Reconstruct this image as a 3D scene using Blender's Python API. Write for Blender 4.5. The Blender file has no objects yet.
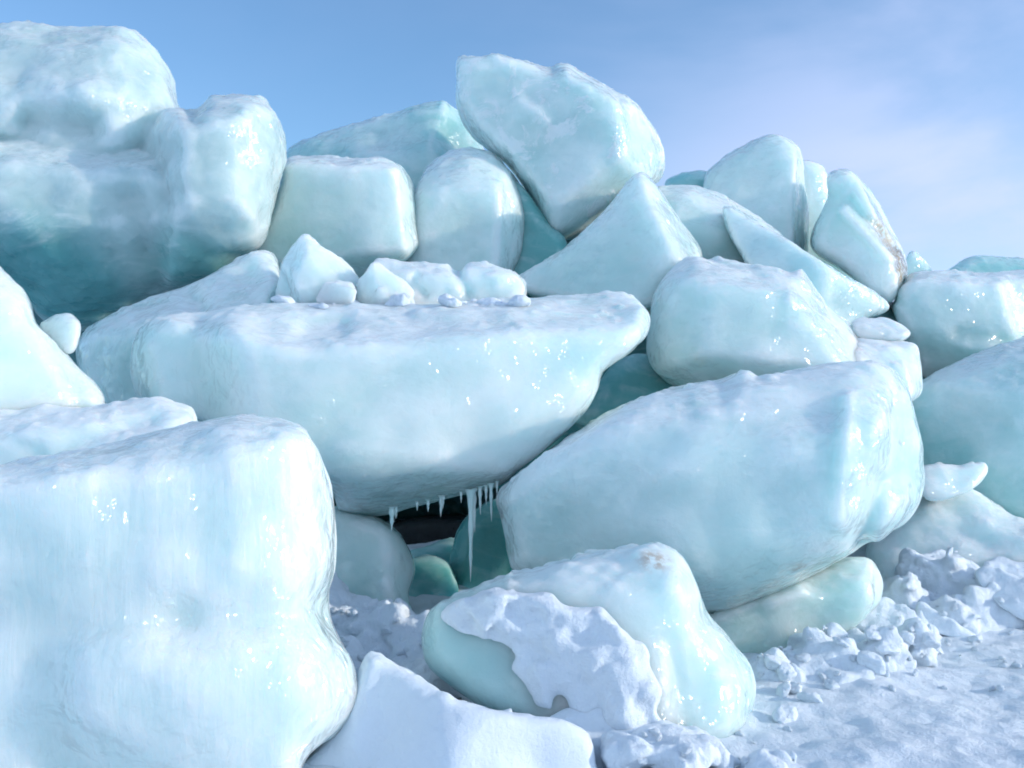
import bpy, math, random
import numpy as np

sc = bpy.context.scene
col = sc.collection
R = math.radians

# ------------------------------------------------------------------ camera
F = 1005.0            # focal length in pixels
CZ = 1.5              # eye height
HY = 420.0            # pixel row of the horizon
cam = bpy.data.cameras.new('camera')
cam.sensor_width = 36.0
cam.lens = 36.0 * F / 1024.0
cam.shift_y = (HY - 384.0) / 1024.0
cam.clip_start = 0.05
cam.clip_end = 20000.0
camo = bpy.data.objects.new('camera', cam)
camo.location = (0, 0, CZ)
camo.rotation_euler = (R(90), 0, 0)
col.objects.link(camo)
sc.camera = camo

# ------------------------------------------------------------------ light
SUN_AZ = R(101)       # from +Y towards +X
SUN_EL = R(15)
SUN_DIR = (math.sin(SUN_AZ) * math.cos(SUN_EL), math.cos(SUN_AZ) * math.cos(SUN_EL), math.sin(SUN_EL))
sun = bpy.data.lights.new('sun', 'SUN')
sun.energy = 2.4
sun.angle = R(1.2)
sun.color = (1.0, 0.90, 0.80)
suno = bpy.data.objects.new('sun', sun)
from mathutils import Vector
suno.rotation_euler = Vector(SUN_DIR).to_track_quat('Z', 'Y').to_euler()
suno.location = (8, -4, 8)
col.objects.link(suno)

world = bpy.data.worlds.new('World')
sc.world = world
world.use_nodes = True
wn = world.node_tree
wn.nodes.clear()


def N(nt, typ, **kw):
    n = nt.nodes.new(typ)
    for k, v in kw.items():
        if k.startswith('i_'):
            key = k[2:]
            key = int(key) if key.isdigit() else key.replace('_', ' ')
            n.inputs[key].default_value = v
        else:
            setattr(n, k, v)
    return n


def L(nt, a, b):
    nt.links.new(a, b)


def mathn(nt, op, a, b=None, c=None, clamp=False):
    n = nt.nodes.new('ShaderNodeMath')
    n.operation = op
    n.use_clamp = clamp
    for i, v in enumerate((a, b, c)):
        if v is None:
            continue
        if isinstance(v, (int, float)):
            n.inputs[i].default_value = v
        else:
            nt.links.new(v, n.inputs[i])
    return n.outputs[0]


def maprange(nt, v, a, b, c=0.0, d=1.0, smooth=True):
    n = nt.nodes.new('ShaderNodeMapRange')
    n.interpolation_type = 'SMOOTHSTEP' if smooth else 'LINEAR'
    nt.links.new(v, n.inputs['Value'])
    n.inputs['From Min'].default_value = a
    n.inputs['From Max'].default_value = b
    n.inputs['To Min'].default_value = c
    n.inputs['To Max'].default_value = d
    return n.outputs[0]


def mixc(nt, fac, a, b):
    n = nt.nodes.new('ShaderNodeMix')
    n.data_type = 'RGBA'
    if isinstance(fac, (int, float)):
        n.inputs[0].default_value = fac
    else:
        nt.links.new(fac, n.inputs[0])
    for s, v in ((6, a), (7, b)):
        if isinstance(v, tuple):
            n.inputs[s].default_value = v if len(v) == 4 else (*v, 1)
        else:
            nt.links.new(v, n.inputs[s])
    return n.outputs[2]


sky = N(wn, 'ShaderNodeTexSky', sky_type='NISHITA')
sky.sun_disc = False
sky.sun_elevation = SUN_EL
sky.sun_rotation = SUN_AZ
sky.altitude = 0
sky.air_density = 1.0
sky.dust_density = 0.0
sky.ozone_density = 4.0
bg = N(wn, 'ShaderNodeBackground')
bg.inputs['Strength'].default_value = 0.15
wo = N(wn, 'ShaderNodeOutputWorld')
tc = N(wn, 'ShaderNodeTexCoord')
mp = N(wn, 'ShaderNodeMapping')
mp.inputs['Scale'].default_value = (2.0, 2.0, 4.2)
mp.inputs['Rotation'].default_value = (0.0, R(16), R(20))
L(wn, tc.outputs['Generated'], mp.inputs['Vector'])
n1 = N(wn, 'ShaderNodeTexNoise', i_Scale=1.6, i_Detail=8.0, i_Roughness=0.52, i_Distortion=0.3)
L(wn, mp.outputs[0], n1.inputs['Vector'])
sx = N(wn, 'ShaderNodeSeparateXYZ')
L(wn, tc.outputs['Generated'], sx.inputs[0])
c1 = maprange(wn, n1.outputs['Fac'], 0.36, 0.72)
side = maprange(wn, sx.outputs['X'], -0.1, 0.46, 0.12, 1.15)
low = maprange(wn, sx.outputs['Z'], 0.12, 0.37, 1.0, 0.42)
cl = mathn(wn, 'MULTIPLY', mathn(wn, 'MULTIPLY', mathn(wn, 'ADD', mathn(wn, 'MULTIPLY', c1, 0.8), 0.38), side), low, clamp=True)
tint = N(wn, 'ShaderNodeMix', data_type='RGBA', blend_type='MULTIPLY')
tint.inputs[0].default_value = 1.0
L(wn, sky.outputs[0], tint.inputs[6])
tint.inputs[7].default_value = (1.2, 1.26, 1.24, 1)
# bright haze added low behind the viewer to light camera-facing sides
fill_veil = mathn(wn, 'MULTIPLY', maprange(wn, sx.outputs['Y'], 0.35, -0.55, 0.0, 1.0), maprange(wn, sx.outputs['Z'], 0.25, 0.85, 1.0, 0.15))
fill_veil = mathn(wn, 'MULTIPLY', fill_veil, mathn(wn, 'ADD', mathn(wn, 'MULTIPLY', c1, 0.4), 0.7), clamp=True)
skyc = mixc(wn, fill_veil, mixc(wn, cl, tint.outputs[2], (3.65, 4.2, 6.0)), (5.4, 6.6, 8.5))
L(wn, skyc, bg.inputs['Color'])
L(wn, bg.outputs[0], wo.inputs['Surface'])

sc.view_settings.view_transform = 'Standard'
sc.view_settings.look = 'None'
sc.view_settings.gamma = 1.0
sc.view_settings.exposure = 0.36
sc.render.engine = 'CYCLES'
sc.cycles.max_bounces = 6
sc.cycles.diffuse_bounces = 3
sc.cycles.glossy_bounces = 3
sc.cycles.transmission_bounces = 4
sc.cycles.sample_clamp_indirect = 6.0
sc.cycles.filter_width = 1.9
sc.cycles.use_denoising = True
sc.cycles.use_adaptive_sampling = True
sc.cycles.adaptive_threshold = 0.03
sc.cycles.adaptive_min_samples = 12

# ------------------------------------------------------------------ materials


def ice_material(name, seed=0.0, clear=(0.45, 0.69, 0.66), white=(0.72, 0.815, 0.81), cloud=0.5,
                 frost=0.4, sss=0.40, glint=0.9, stains_and_shade=(), streaks=0.0, patches=0.0, wear=0.35, ripple=1.0):
    m = bpy.data.materials.new(name)
    m.use_nodes = True
    nt = m.node_tree
    nt.nodes.clear()
    out = N(nt, 'ShaderNodeOutputMaterial')
    p = N(nt, 'ShaderNodeBsdfPrincipled')
    tc = N(nt, 'ShaderNodeTexCoord')
    mp = N(nt, 'ShaderNodeMapping')
    mp.inputs['Location'].default_value = (seed * 3.1, seed * 1.7, seed * 2.3)
    L(nt, tc.outputs['Object'], mp.inputs['Vector'])
    v = mp.outputs[0]

    def noise(scale, detail=4.0, rough=0.55, dist=0.0, vec=v):
        n = N(nt, 'ShaderNodeTexNoise', i_Scale=scale, i_Detail=detail, i_Roughness=rough, i_Distortion=dist)
        L(nt, vec, n.inputs['Vector'])
        return n.outputs['Fac']
    geo = N(nt, 'ShaderNodeNewGeometry')
    sep = N(nt, 'ShaderNodeSeparateXYZ')
    L(nt, geo.outputs['True Normal'], sep.inputs[0])
    big = noise(0.9, 4.0, 0.55, 0.5)
    mid = noise(3.4, 5.0, 0.6, 0.3)
    fine = noise(24.0, 5.0, 0.68)
    # cloudy bubbles against clear ice
    cm = maprange(nt, mathn(nt, 'ADD', mathn(nt, 'MULTIPLY', big, 0.8), mathn(nt, 'MULTIPLY', mid, 0.2)), 0.22 + (0.5 - cloud) * 0.4, 0.80 + (0.5 - cloud) * 0.4)
    base = mixc(nt, cm, clear, white)
    mpw = N(nt, 'ShaderNodeMapping')
    mpw.inputs['Rotation'].default_value = (0.4 + seed, seed * 1.3, 0.7 * seed)
    mpw.inputs['Scale'].default_value = (1.0, 1.0, 2.6)
    L(nt, tc.outputs['Object'], mpw.inputs['Vector'])
    wisp = maprange(nt, noise(1.7, 5.0, 0.62, 1.6, mpw.outputs[0]), 0.47, 0.78)
    base = mixc(nt, mathn(nt, 'MULTIPLY', wisp, 0.25), base, (0.78, 0.84, 0.84))
    # snow frosted on upward faces
    up = mathn(nt, 'ADD', sep.outputs['Z'], mathn(nt, 'MULTIPLY', mathn(nt, 'SUBTRACT', mid, 0.5), 0.9))
    fr = mathn(nt, 'MULTIPLY', maprange(nt, up, 0.45, 0.95), frost)
    if patches > 0:
        pm = maprange(nt, noise(3.2, 6.0, 0.68, 0.6), 0.53, 0.60)
        fr = mathn(nt, 'MAXIMUM', fr, mathn(nt, 'MULTIPLY', pm, patches))
    # crushed white edges
    at_ = N(nt, 'ShaderNodeAttribute', attribute_name='wear')
    wr = mathn(nt, 'MULTIPLY', maprange(nt, mathn(nt, 'ADD', at_.outputs['Fac'], mathn(nt, 'MULTIPLY', mathn(nt, 'SUBTRACT', mid, 0.5), 3.0)), 0.3, 1.15), wear)
    fr = mathn(nt, 'MAXIMUM', fr, wr)
    base = mixc(nt, fr, base, (0.77, 0.84, 0.85))
    solid = fr
    for (sx_, sy_, sz_, rad, colr, amt) in stains_and_shade:
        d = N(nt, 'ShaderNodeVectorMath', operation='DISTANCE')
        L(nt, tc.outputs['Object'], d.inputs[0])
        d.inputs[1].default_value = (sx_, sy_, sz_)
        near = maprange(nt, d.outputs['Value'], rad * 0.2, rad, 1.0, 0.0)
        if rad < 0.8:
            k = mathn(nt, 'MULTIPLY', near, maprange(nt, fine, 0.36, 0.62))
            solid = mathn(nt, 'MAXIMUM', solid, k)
        else:      # wide zones: clear ice, and shade painted on a belly
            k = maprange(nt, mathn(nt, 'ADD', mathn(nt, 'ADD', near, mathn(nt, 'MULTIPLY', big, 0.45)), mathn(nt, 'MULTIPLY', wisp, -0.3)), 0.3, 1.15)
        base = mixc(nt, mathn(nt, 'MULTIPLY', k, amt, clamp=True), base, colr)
    L(nt, base, p.inputs['Base Color'])
    p.inputs['IOR'].default_value = 1.31
    p.inputs['Subsurface Weight'].default_value = 1.0
    p.inputs['Subsurface Radius'].default_value = (0.75, 0.95, 1.0)
    L(nt, maprange(nt, solid, 0.0, 0.8, sss, 0.10, smooth=False), p.inputs['Subsurface Scale'])
    p.subsurface_method = 'RANDOM_WALK'
    wet = noise(2.6, 3.0, 0.6)
    rg = mathn(nt, 'SUBTRACT', 0.42, mathn(nt, 'MULTIPLY', maprange(nt, wet, 0.42, 0.6), 0.22))
    L(nt, mathn(nt, 'ADD', rg, mathn(nt, 'MULTIPLY', fr, 0.25), clamp=True), p.inputs['Roughness'])
    h = mathn(nt, 'MULTIPLY', mid, 0.013)
    h = mathn(nt, 'ADD', h, mathn(nt, 'MULTIPLY', fine, mathn(nt, 'ADD', 0.0018, mathn(nt, 'MULTIPLY', fr, 0.009))))
    if streaks > 0:
        mp2 = N(nt, 'ShaderNodeMapping')
        mp2.inputs['Scale'].default_value = (22, 22, 1.6)
        L(nt, tc.outputs['Object'], mp2.inputs['Vector'])
        h = mathn(nt, 'ADD', h, mathn(nt, 'MULTIPLY', noise(1.0, 3.0, 0.5, 0.4, mp2.outputs[0]), 0.02 * streaks))
    b1 = N(nt, 'ShaderNodeBump', i_Strength=1.0, i_Distance=1.0)
    L(nt, h, b1.inputs['Height'])
    L(nt, b1.outputs[0], p.inputs['Normal'])
    # wet glaze that glints in patches
    cw = mathn(nt, 'MULTIPLY', maprange(nt, wet, 0.40, 0.50), glint)
    L(nt, mathn(nt, 'MULTIPLY', cw, mathn(nt, 'SUBTRACT', 1.0, mathn(nt, 'MULTIPLY', fr, 0.7))), p.inputs['Coat Weight'])
    p.inputs['Coat Roughness'].default_value = 0.165
    p.inputs['Coat IOR'].default_value = 1.6
    vor = N(nt, 'ShaderNodeTexVoronoi', feature='SMOOTH_F1', i_Scale=5.6)
    L(nt, v, vor.inputs['Vector'])
    cb = N(nt, 'ShaderNodeBump', i_Strength=1.0, i_Distance=1.0)
    L(nt, mathn(nt, 'ADD', mathn(nt, 'MULTIPLY', vor.outputs['Distance'], 0.055 * ripple), mathn(nt, 'MULTIPLY', noise(9.0, 2.0, 0.5, 0.6), 0.055 * ripple)), cb.inputs['Height'])
    L(nt, cb.outputs[0], p.inputs['Coat Normal'])
    L(nt, p.outputs[0], out.inputs['Surface'])
    return m


def snow_material(name, tint=(0.72, 0.805, 0.87), coarse=1.0):
    m = bpy.data.materials.new(name)
    m.use_nodes = True
    nt = m.node_tree
    nt.nodes.clear()
    out = N(nt, 'ShaderNodeOutputMaterial')
    p = N(nt, 'ShaderNodeBsdfPrincipled')
    tc = N(nt, 'ShaderNodeTexCoord')
    v = tc.outputs['Object']

    def noise(scale, detail=4.0, rough=0.6):
        n = N(nt, 'ShaderNodeTexNoise', i_Scale=scale, i_Detail=detail, i_Roughness=rough)
        L(nt, v, n.inputs['Vector'])
        return n.outputs['Fac']
    mid = noise(2.5, 5.0)
    L(nt, mixc(nt, maprange(nt, mid, 0.35, 0.7), tuple(x * 0.93 for x in tint), tint), p.inputs['Base Color'])
    p.inputs['Subsurface Weight'].default_value = 1.0
    p.inputs['Subsurface Radius'].default_value = (0.95, 1.0, 1.0)
    p.inputs['Subsurface Scale'].default_value = 0.008
    p.inputs['Roughness'].default_value = 0.6
    p.inputs['IOR'].default_value = 1.3
    h = mathn(nt, 'ADD', mathn(nt, 'MULTIPLY', noise(7.0, 6.0, 0.64), 0.035 * coarse), mathn(nt, 'MULTIPLY', noise(55.0, 4.0, 0.7), 0.008 * coarse))
    b2 = N(nt, 'ShaderNodeBump', i_Strength=1.0, i_Distance=1.0)
    L(nt, h, b2.inputs['Height'])
    L(nt, b2.outputs[0], p.inputs['Normal'])
    L(nt, p.outputs[0], out.inputs['Surface'])
    return m


SNOW = snow_material('packed_snow')
SNOW_SMOOTH = snow_material('wind_snow', coarse=0.4)

# ------------------------------------------------------------------ volume modelling


def lattice_noise(rng, xs, ys, zs, scale):
    """value noise on a regular grid, separable smooth interpolation; about -1..1"""
    def axis(c):
        t = c / scale
        i0 = np.floor(t).astype(int)
        base = i0.min() - 1
        n = i0.max() - base + 3
        W = np.zeros((len(c), n), np.float32)
        fr = t - i0
        # quadratic-ish cubic B-spline weights
        w0 = (1 - fr) ** 3 / 6
        w1 = (3 * fr ** 3 - 6 * fr ** 2 + 4) / 6
        w2 = (-3 * fr ** 3 + 3 * fr ** 2 + 3 * fr + 1) / 6
        w3 = fr ** 3 / 6
        r = np.arange(len(c))
        for k, w in enumerate((w0, w1, w2, w3)):
            W[r, np.clip(i0 - base - 1 + k, 0, n - 1)] += w
        return W
    Wx, Wy, Wz = axis(xs), axis(ys), axis(zs)
    lat = rng.uniform(-1, 1, (Wx.shape[1], Wy.shape[1], Wz.shape[1])).astype(np.float32)
    a = np.tensordot(Wx, lat, (1, 0))
    a = np.tensordot(a, Wy, (1, 1))        # x z y
    a = np.tensordot(a, Wz, (1, 1))        # x y z
    return a * 2.2


def point_noise(rng, P, scale):
    t = P / scale
    i0 = np.floor(t).astype(int)
    fr = (t - i0).astype(np.float32)
    fr = fr * fr * (3 - 2 * fr)
    i0 = i0 % 64
    lat = rng.uniform(-1, 1, (65, 65, 65)).astype(np.float32)
    x, y, z = i0.T
    fx, fy, fz = fr.T
    def g(a, b, c):
        return lat[x + a, y + b, z + c]
    return ((g(0, 0, 0) * (1 - fx) + g(1, 0, 0) * fx) * (1 - fy) + (g(0, 1, 0) * (1 - fx) + g(1, 1, 0) * fx) * fy) * (1 - fz) + \
           ((g(0, 0, 1) * (1 - fx) + g(1, 0, 1) * fx) * (1 - fy) + (g(0, 1, 1) * (1 - fx) + g(1, 1, 1) * fx) * fy) * fz


def surface_nets(f, xs, ys, zs):
    s = f < 0
    nx, ny, nz = f.shape
    corners = [(a, b, c) for a in (0, 1) for b in (0, 1) for c in (0, 1)]
    cnt = np.zeros((nx - 1, ny - 1, nz - 1), np.int8)
    for a, b, c in corners:
        cnt += s[a:nx - 1 + a, b:ny - 1 + b, c:nz - 1 + c]
    act = (cnt > 0) & (cnt < 8)
    idx = np.full(act.shape, -1, np.int32)
    ci = np.argwhere(act)
    idx[act] = np.arange(len(ci))
    acc = np.zeros((len(ci), 3), np.float64)
    num = np.zeros(len(ci))
    vals = {c: f[ci[:, 0] + c[0], ci[:, 1] + c[1], ci[:, 2] + c[2]] for c in corners}
    for c0 in corners:
        for ax in range(3):
            if c0[ax] == 1:
                continue
            c1 = list(c0)
            c1[ax] = 1
            v0, v1 = vals[c0], vals[tuple(c1)]
            x = (v0 < 0) != (v1 < 0)
            t = np.where(x, v0 / np.where(x, v0 - v1, 1), 0)
            pt = np.tile(np.array(c0, float), (len(ci), 1))
            pt[:, ax] += t
            acc[x] += pt[x]
            num[x] += 1
    pos = ci + acc / num[:, None]
    h = xs[1] - xs[0]
    P = np.stack([xs[0] + pos[:, 0] * h, ys[0] + pos[:, 1] * h, zs[0] + pos[:, 2] * h], 1)
    quads = []
    for ax in range(3):
        u, v = (ax + 1) % 3, (ax + 2) % 3
        sl0 = [slice(1, n - 1) for n in f.shape]
        sl1 = list(sl0)
        sl0[ax] = slice(0, f.shape[ax] - 1)
        sl1[ax] = slice(1, f.shape[ax])
        a, b = s[tuple(sl0)], s[tuple(sl1)]
        e = np.argwhere(a != b)
        ins = a[e[:, 0], e[:, 1], e[:, 2]]
        off = np.ones(3, int)
        off[ax] = 0
        e = e + off
        def cell(du, dv):
            q = e.copy()
            q[:, u] -= du
            q[:, v] -= dv
            return idx[q[:, 0], q[:, 1], q[:, 2]]
        q = np.stack([cell(1, 1), cell(0, 1), cell(0, 0), cell(1, 0)], 1)
        q[~ins] = q[~ins][:, ::-1]
        quads.append(q)
    Q = np.concatenate(quads)
    return P, Q[(Q >= 0).all(1)]


def vnormals(P, Q):
    n = np.cross(P[Q[:, 2]] - P[Q[:, 0]], P[Q[:, 3]] - P[Q[:, 1]])
    vn = np.zeros_like(P)
    for k in range(4):
        for a in range(3):
            vn[:, a] += np.bincount(Q[:, k], n[:, a], len(P))
    return vn / np.maximum(np.linalg.norm(vn, axis=1, keepdims=True), 1e-9)


def relax(P, Q, it):
    e = np.concatenate([Q[:, [0, 1]], Q[:, [1, 2]], Q[:, [2, 3]], Q[:, [3, 0]]])
    e = np.concatenate([e, e[:, ::-1]])
    deg = np.bincount(e[:, 0], minlength=len(P))[:, None]
    for k in range(it):
        lam = 0.5 if k % 2 == 0 else -0.52
        avg = np.stack([np.bincount(e[:, 0], P[e[:, 1], a], len(P)) for a in range(3)], 1) / np.maximum(deg, 1)
        P = P + lam * (avg - P)
    return P


def link_mesh(name, P, Q, mat, origin, parent=None):
    me = bpy.data.meshes.new(name)
    P = np.asarray(P) - np.asarray(origin)
    n = Q.shape[1]
    me.vertices.add(len(P))
    me.vertices.foreach_set('co', P.astype(np.float32).ravel())
    me.loops.add(len(Q) * n)
    me.loops.foreach_set('vertex_index', Q.astype(np.int32).ravel())
    me.polygons.add(len(Q))
    me.polygons.foreach_set('loop_start', np.arange(0, len(Q) * n, n, dtype=np.int32))
    me.polygons.foreach_set('use_smooth', np.ones(len(Q), bool))
    me.update(calc_edges=True)
    me.validate()
    me.materials.append(mat)
    o = bpy.data.objects.new(name, me)
    o.location = origin
    if parent is not None:
        o.parent = parent
        o.location = np.asarray(origin) - np.asarray(parent.location)
    col.objects.link(o)
    return o


def tag(o, label=None, cat=None, group=None, kind=None):
    if label:
        o['label'] = label
    if cat:
        o['category'] = cat
    if group:
        o['group'] = group
    if kind:
        o['kind'] = kind
    return o


def at(px, py, y):
    return np.array([(px - 512.0) * y / F, y, CZ + (HY - py) * y / F])


def curve_outline(pts, k=5, sharp=0.0):
    p = np.array(pts, float)
    n = len(p)
    res = []
    for i in range(n):
        p0, p1, p2, p3 = p[i - 1], p[i], p[(i + 1) % n], p[(i + 2) % n]
        for t in np.arange(k) / k:
            c = 0.5 * ((2 * p1) + (-p0 + p2) * t + (2 * p0 - 5 * p1 + 4 * p2 - p3) * t * t + (-p0 + 3 * p1 - 3 * p2 + p3) * t ** 3)
            res.append(c * (1 - sharp) + (p1 * (1 - t) + p2 * t) * sharp)
    return np.array(res)


def poly_sdf(poly, X, Z):
    d = np.full(X.shape, 1e9)
    inside = np.zeros(X.shape, bool)
    n = len(poly)
    for i in range(n):
        a, b = poly[i], poly[(i + 1) % n]
        ex, ez = b - a
        wx, wz = X - a[0], Z - a[1]
        t = np.clip((wx * ex + wz * ez) / (ex * ex + ez * ez + 1e-12), 0, 1)
        d = np.minimum(d, (wx - ex * t) ** 2 + (wz - ez * t) ** 2)
        c = ((a[1] <= Z) & (b[1] > Z)) | ((b[1] <= Z) & (a[1] > Z))
        xi = a[0] + (Z - a[1]) / np.where(abs(b[1] - a[1]) < 1e-12, 1e-12, b[1] - a[1]) * ex
        inside ^= c & (X < xi)
    d = np.sqrt(d)
    return np.where(inside, -d, d)


def smax(a, b, k):
    h = np.clip(0.5 + 0.5 * (a - b) / k, 0, 1)
    return b * (1 - h) + a * h + k * h * (1 - h)


def smin(a, b, k):
    return -smax(-a, -b, k)


def bilinear(img, u, v):
    u = np.clip(u, 0, img.shape[0] - 1.001)
    v = np.clip(v, 0, img.shape[1] - 1.001)
    i, j = u.astype(int), v.astype(int)
    a, b = (u - i), (v - j)
    return (img[i, j] * (1 - a) + img[i + 1, j] * a) * (1 - b) + (img[i, j + 1] * (1 - a) + img[i + 1, j + 1] * a) * b


class Block:
    """One body of ice: the outline seen from the front at distance `y`, thickness to the front and back,
    faces cut by planes, ridges and hollows, lumpy noise.  Pixel measures are turned into metres at `y`."""

    def __init__(s, pts, y, tf=0.5, tb=0.6, rnd=0.25, planes=(), marks=(), noise=(0.05, 0.45), noise2=(0.018, 0.15),
                 seed=1, k=0.045, tilt=(0, 0), sharp=0.0, dome=0.0, lobes=()):
        s.__dict__.update(locals())
        s.m = y / F
        s.rnd = rnd * 0.7
        s.poly = curve_outline(pts, 5, sharp)
        s.polym = np.stack([(s.poly[:, 0] - 512) * s.m, CZ + (HY - s.poly[:, 1]) * s.m], 1)
        s.lo, s.hi = s.polym.min(0), s.polym.max(0)
        s.c = (s.lo + s.hi) / 2

    def field(s, xs, ys, zs):
        # front image of outline distance and marks, in metres at distance y
        pad = 0.35
        h2 = max((s.hi - s.lo).max() / 190.0, 0.004)
        gx = np.arange(s.lo[0] - pad, s.hi[0] + pad, h2)
        gz = np.arange(s.lo[1] - pad, s.hi[1] + pad, h2)
        GX, GZ = np.meshgrid(gx, gz, indexing='ij')
        d2 = poly_sdf(s.polym, GX, GZ)
        bump = np.zeros_like(d2)
        for (x1, y1, x2, y2, r, amp) in s.marks:
            a = np.array([(x1 - 512) * s.m, CZ + (HY - y1) * s.m])
            b = np.array([(x2 - 512) * s.m, CZ + (HY - y2) * s.m])
            e = b - a
            t = np.clip(((GX - a[0]) * e[0] + (GZ - a[1]) * e[1]) / (e @ e + 1e-9), 0, 1)
            q = (GX - a[0] - e[0] * t) ** 2 + (GZ - a[1] - e[1] * t) ** 2
            bump += amp * np.exp(-q / (r * s.m) ** 2)
        X, Y, Z = np.meshgrid(xs, ys, zs, indexing='ij')
        w = s.y - Y
        sc_ = np.where(w > 0, s.y / np.maximum(Y, 0.3), 1.0)
        XP = X * sc_
        ZP = CZ + (Z - CZ) * sc_
        u = (XP - gx[0]) / h2
        v = (ZP - gz[0]) / h2
        D = bilinear(d2, u, v)
        cone = s.y / np.maximum(Y, 0.3)
        D = np.where(w < 0, np.maximum(D, bilinear(d2, (X * cone - gx[0]) / h2, (CZ + (Z - CZ) * cone - gz[0]) / h2)), D)
        r = s.rnd
        T = s.tf + s.tilt[0] * (XP - s.c[0]) + s.tilt[1] * (ZP - s.c[1])
        if s.dome:
            T = T - s.dome * ((XP - s.c[0]) ** 2 / ((s.hi[0] - s.lo[0]) / 2) ** 2 + (ZP - s.c[1]) ** 2 / ((s.hi[1] - s.lo[1]) / 2) ** 2)
        B = np.where(w > 0, w - T, -w - s.tb)
        for (px, py, w0, nx, nz, nw) in s.planes:
            n = np.array([nx, nz, nw], float)
            n /= np.linalg.norm(n)
            q = at(px, py, s.y - w0)
            B = smax(B, n[0] * (X - q[0]) + n[1] * (Z - q[2]) + n[2] * (w - w0), s.k)
        rb = min(r, 0.9 * (s.tf if r > s.tf else r))
        a, b = D + r, B + r
        f = np.minimum(np.maximum(a, b), 0) + np.sqrt(np.maximum(a, 0) ** 2 + np.maximum(b, 0) ** 2) - r
        if s.marks:
            f = f - bilinear(bump, u, v) * np.clip((w + 0.1) / 0.2, 0, 1)
        rng = np.random.default_rng(s.seed)
        if s.noise[0]:
            f = f + s.noise[0] * (lattice_noise(rng, xs, ys, zs, s.noise[1]) + 0.42 * lattice_noise(rng, xs, ys, zs, s.noise[1] * 0.42)) * np.clip(0.35 - D / 0.35, 0.35, 1)
        for (px, py, w0, rx, ry, rw, kk) in s.lobes:   # smooth swellings joined to the body
            q = at(px, py, s.y - w0)
            mm = (s.y - w0) / F
            e = np.sqrt(((X - q[0]) / (rx * mm)) ** 2 + ((Z - q[2]) / (ry * mm)) ** 2 + ((w - w0) / rw) ** 2)
            f = smin(f, (e - 1) * min(rx * mm, ry * mm, rw), kk)
        return f.astype(np.float32)

    def grid(s, budget=900000, pad=0.06):
        ext = s.hi - s.lo + 2 * pad + 2 * s.noise[0]
        tmax = s.tf + abs(s.tilt[0]) * ext[0] / 2 + abs(s.tilt[1]) * ext[1] / 2
        for m in s.marks:
            tmax += max(0, m[5]) * 0.3
        dep = tmax + s.tb + 2 * pad + 2 * s.noise[0]
        px = 3.0 * s.m
        h = max((ext[0] * ext[1] * dep / budget) ** (1 / 3), 1.6 * s.m, 0.006)
        p = pad + s.noise[0]
        xs = np.arange(s.lo[0] - p, s.hi[0] + p + h, h)
        zs = np.arange(s.lo[1] - p, s.hi[1] + p + h, h)
        ys = np.arange(s.y - tmax - p, s.y + s.tb + p + h, h)
        for (bx, by, w0, rx, ry, rw, kk) in s.lobes:
            pass
        return xs, ys, zs


def close_border(f):
    for ax in range(3):
        sl = [slice(None)] * 3
        for e in (0, -1):
            sl[ax] = e
            f[tuple(sl)] = np.maximum(f[tuple(sl)], 0.05)
    return f


def mesh_field(name, f, g, mat, seed, fine=((0.01, 0.09), (0.004, 0.035)), parent=None, smooth=4, chip=0.0):
    xs, ys, zs = g
    P, Q = surface_nets(close_border(f), xs, ys, zs)
    P = relax(P, Q, smooth)
    rng = np.random.default_rng(seed + 77)
    vn = vnormals(P, Q)
    if chip:
        h = xs[1] - xs[0]
        it = int(min(40, max(6, (0.05 / h) ** 2)))
        e = np.concatenate([Q[:, [0, 1]], Q[:, [1, 2]], Q[:, [2, 3]], Q[:, [3, 0]]])
        deg = np.maximum(np.bincount(e[:, 0], minlength=len(P)), 1)[:, None]
        S = P.copy()
        for _ in range(it):
            S = 0.5 * S + 0.5 * np.stack([np.bincount(e[:, 0], S[e[:, 1], a], len(P)) for a in range(3)], 1) / deg
        cv = np.clip(((P - S) * vn).sum(1), 0, None)
        wear = np.clip(cv / np.percentile(cv, 96), 0, 1)
        for _ in range(3):
            wear = 0.5 * wear + 0.5 * np.bincount(e[:, 0], wear[e[:, 1]], len(P)) / deg[:, 0]
        bite = np.clip(point_noise(rng, P, 0.16) * 0.8 + point_noise(rng, P, 0.07) * 0.3, -0.25, 1)
        P = P - vn * (chip * 2.4 * cv * bite)[:, None]
        vn = vnormals(P, Q)
    for amp, sca in fine:
        if amp:
            P = P + vn * (amp * point_noise(rng, P, sca))[:, None]
    if chip:   # crumbs of frost on the tops
        up = np.clip(vn[:, 2] * 2 - 0.9, 0, 1)
        P = P + vn * (up * 0.022 * np.clip(point_noise(rng, P, 0.07) + 0.5 * point_noise(rng, P, 0.2) - 0.15, 0, 1))[:, None]
    lo, hi = P.min(0), P.max(0)
    origin = ((lo[0] + hi[0]) / 2, (lo[1] + hi[1]) / 2, lo[2])
    o = link_mesh(name, P, Q, mat, origin, parent)
    if chip:
        o.data.attributes.new('wear', 'FLOAT', 'POINT').data.foreach_set('value', wear.astype(np.float32))
    return o


def boulder(name, blk, mat, label, cat='ice boulder', group='ice boulders heaped in the pile', cut=None, budget=700000,
            fine=None):
    g = blk.grid(budget)
    f = blk.field(*g)
    if cut is not None:
        f = cut(f, g)
    o = mesh_field(name, f, g, mat, blk.seed, fine or ((blk.noise2[0] * 0.6, blk.noise2[1] * 1.5), (blk.noise2[0] * 0.16, blk.noise2[1] * 0.45)), chip=1.0)
    tag(o, label, cat, group)
    return o


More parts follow.
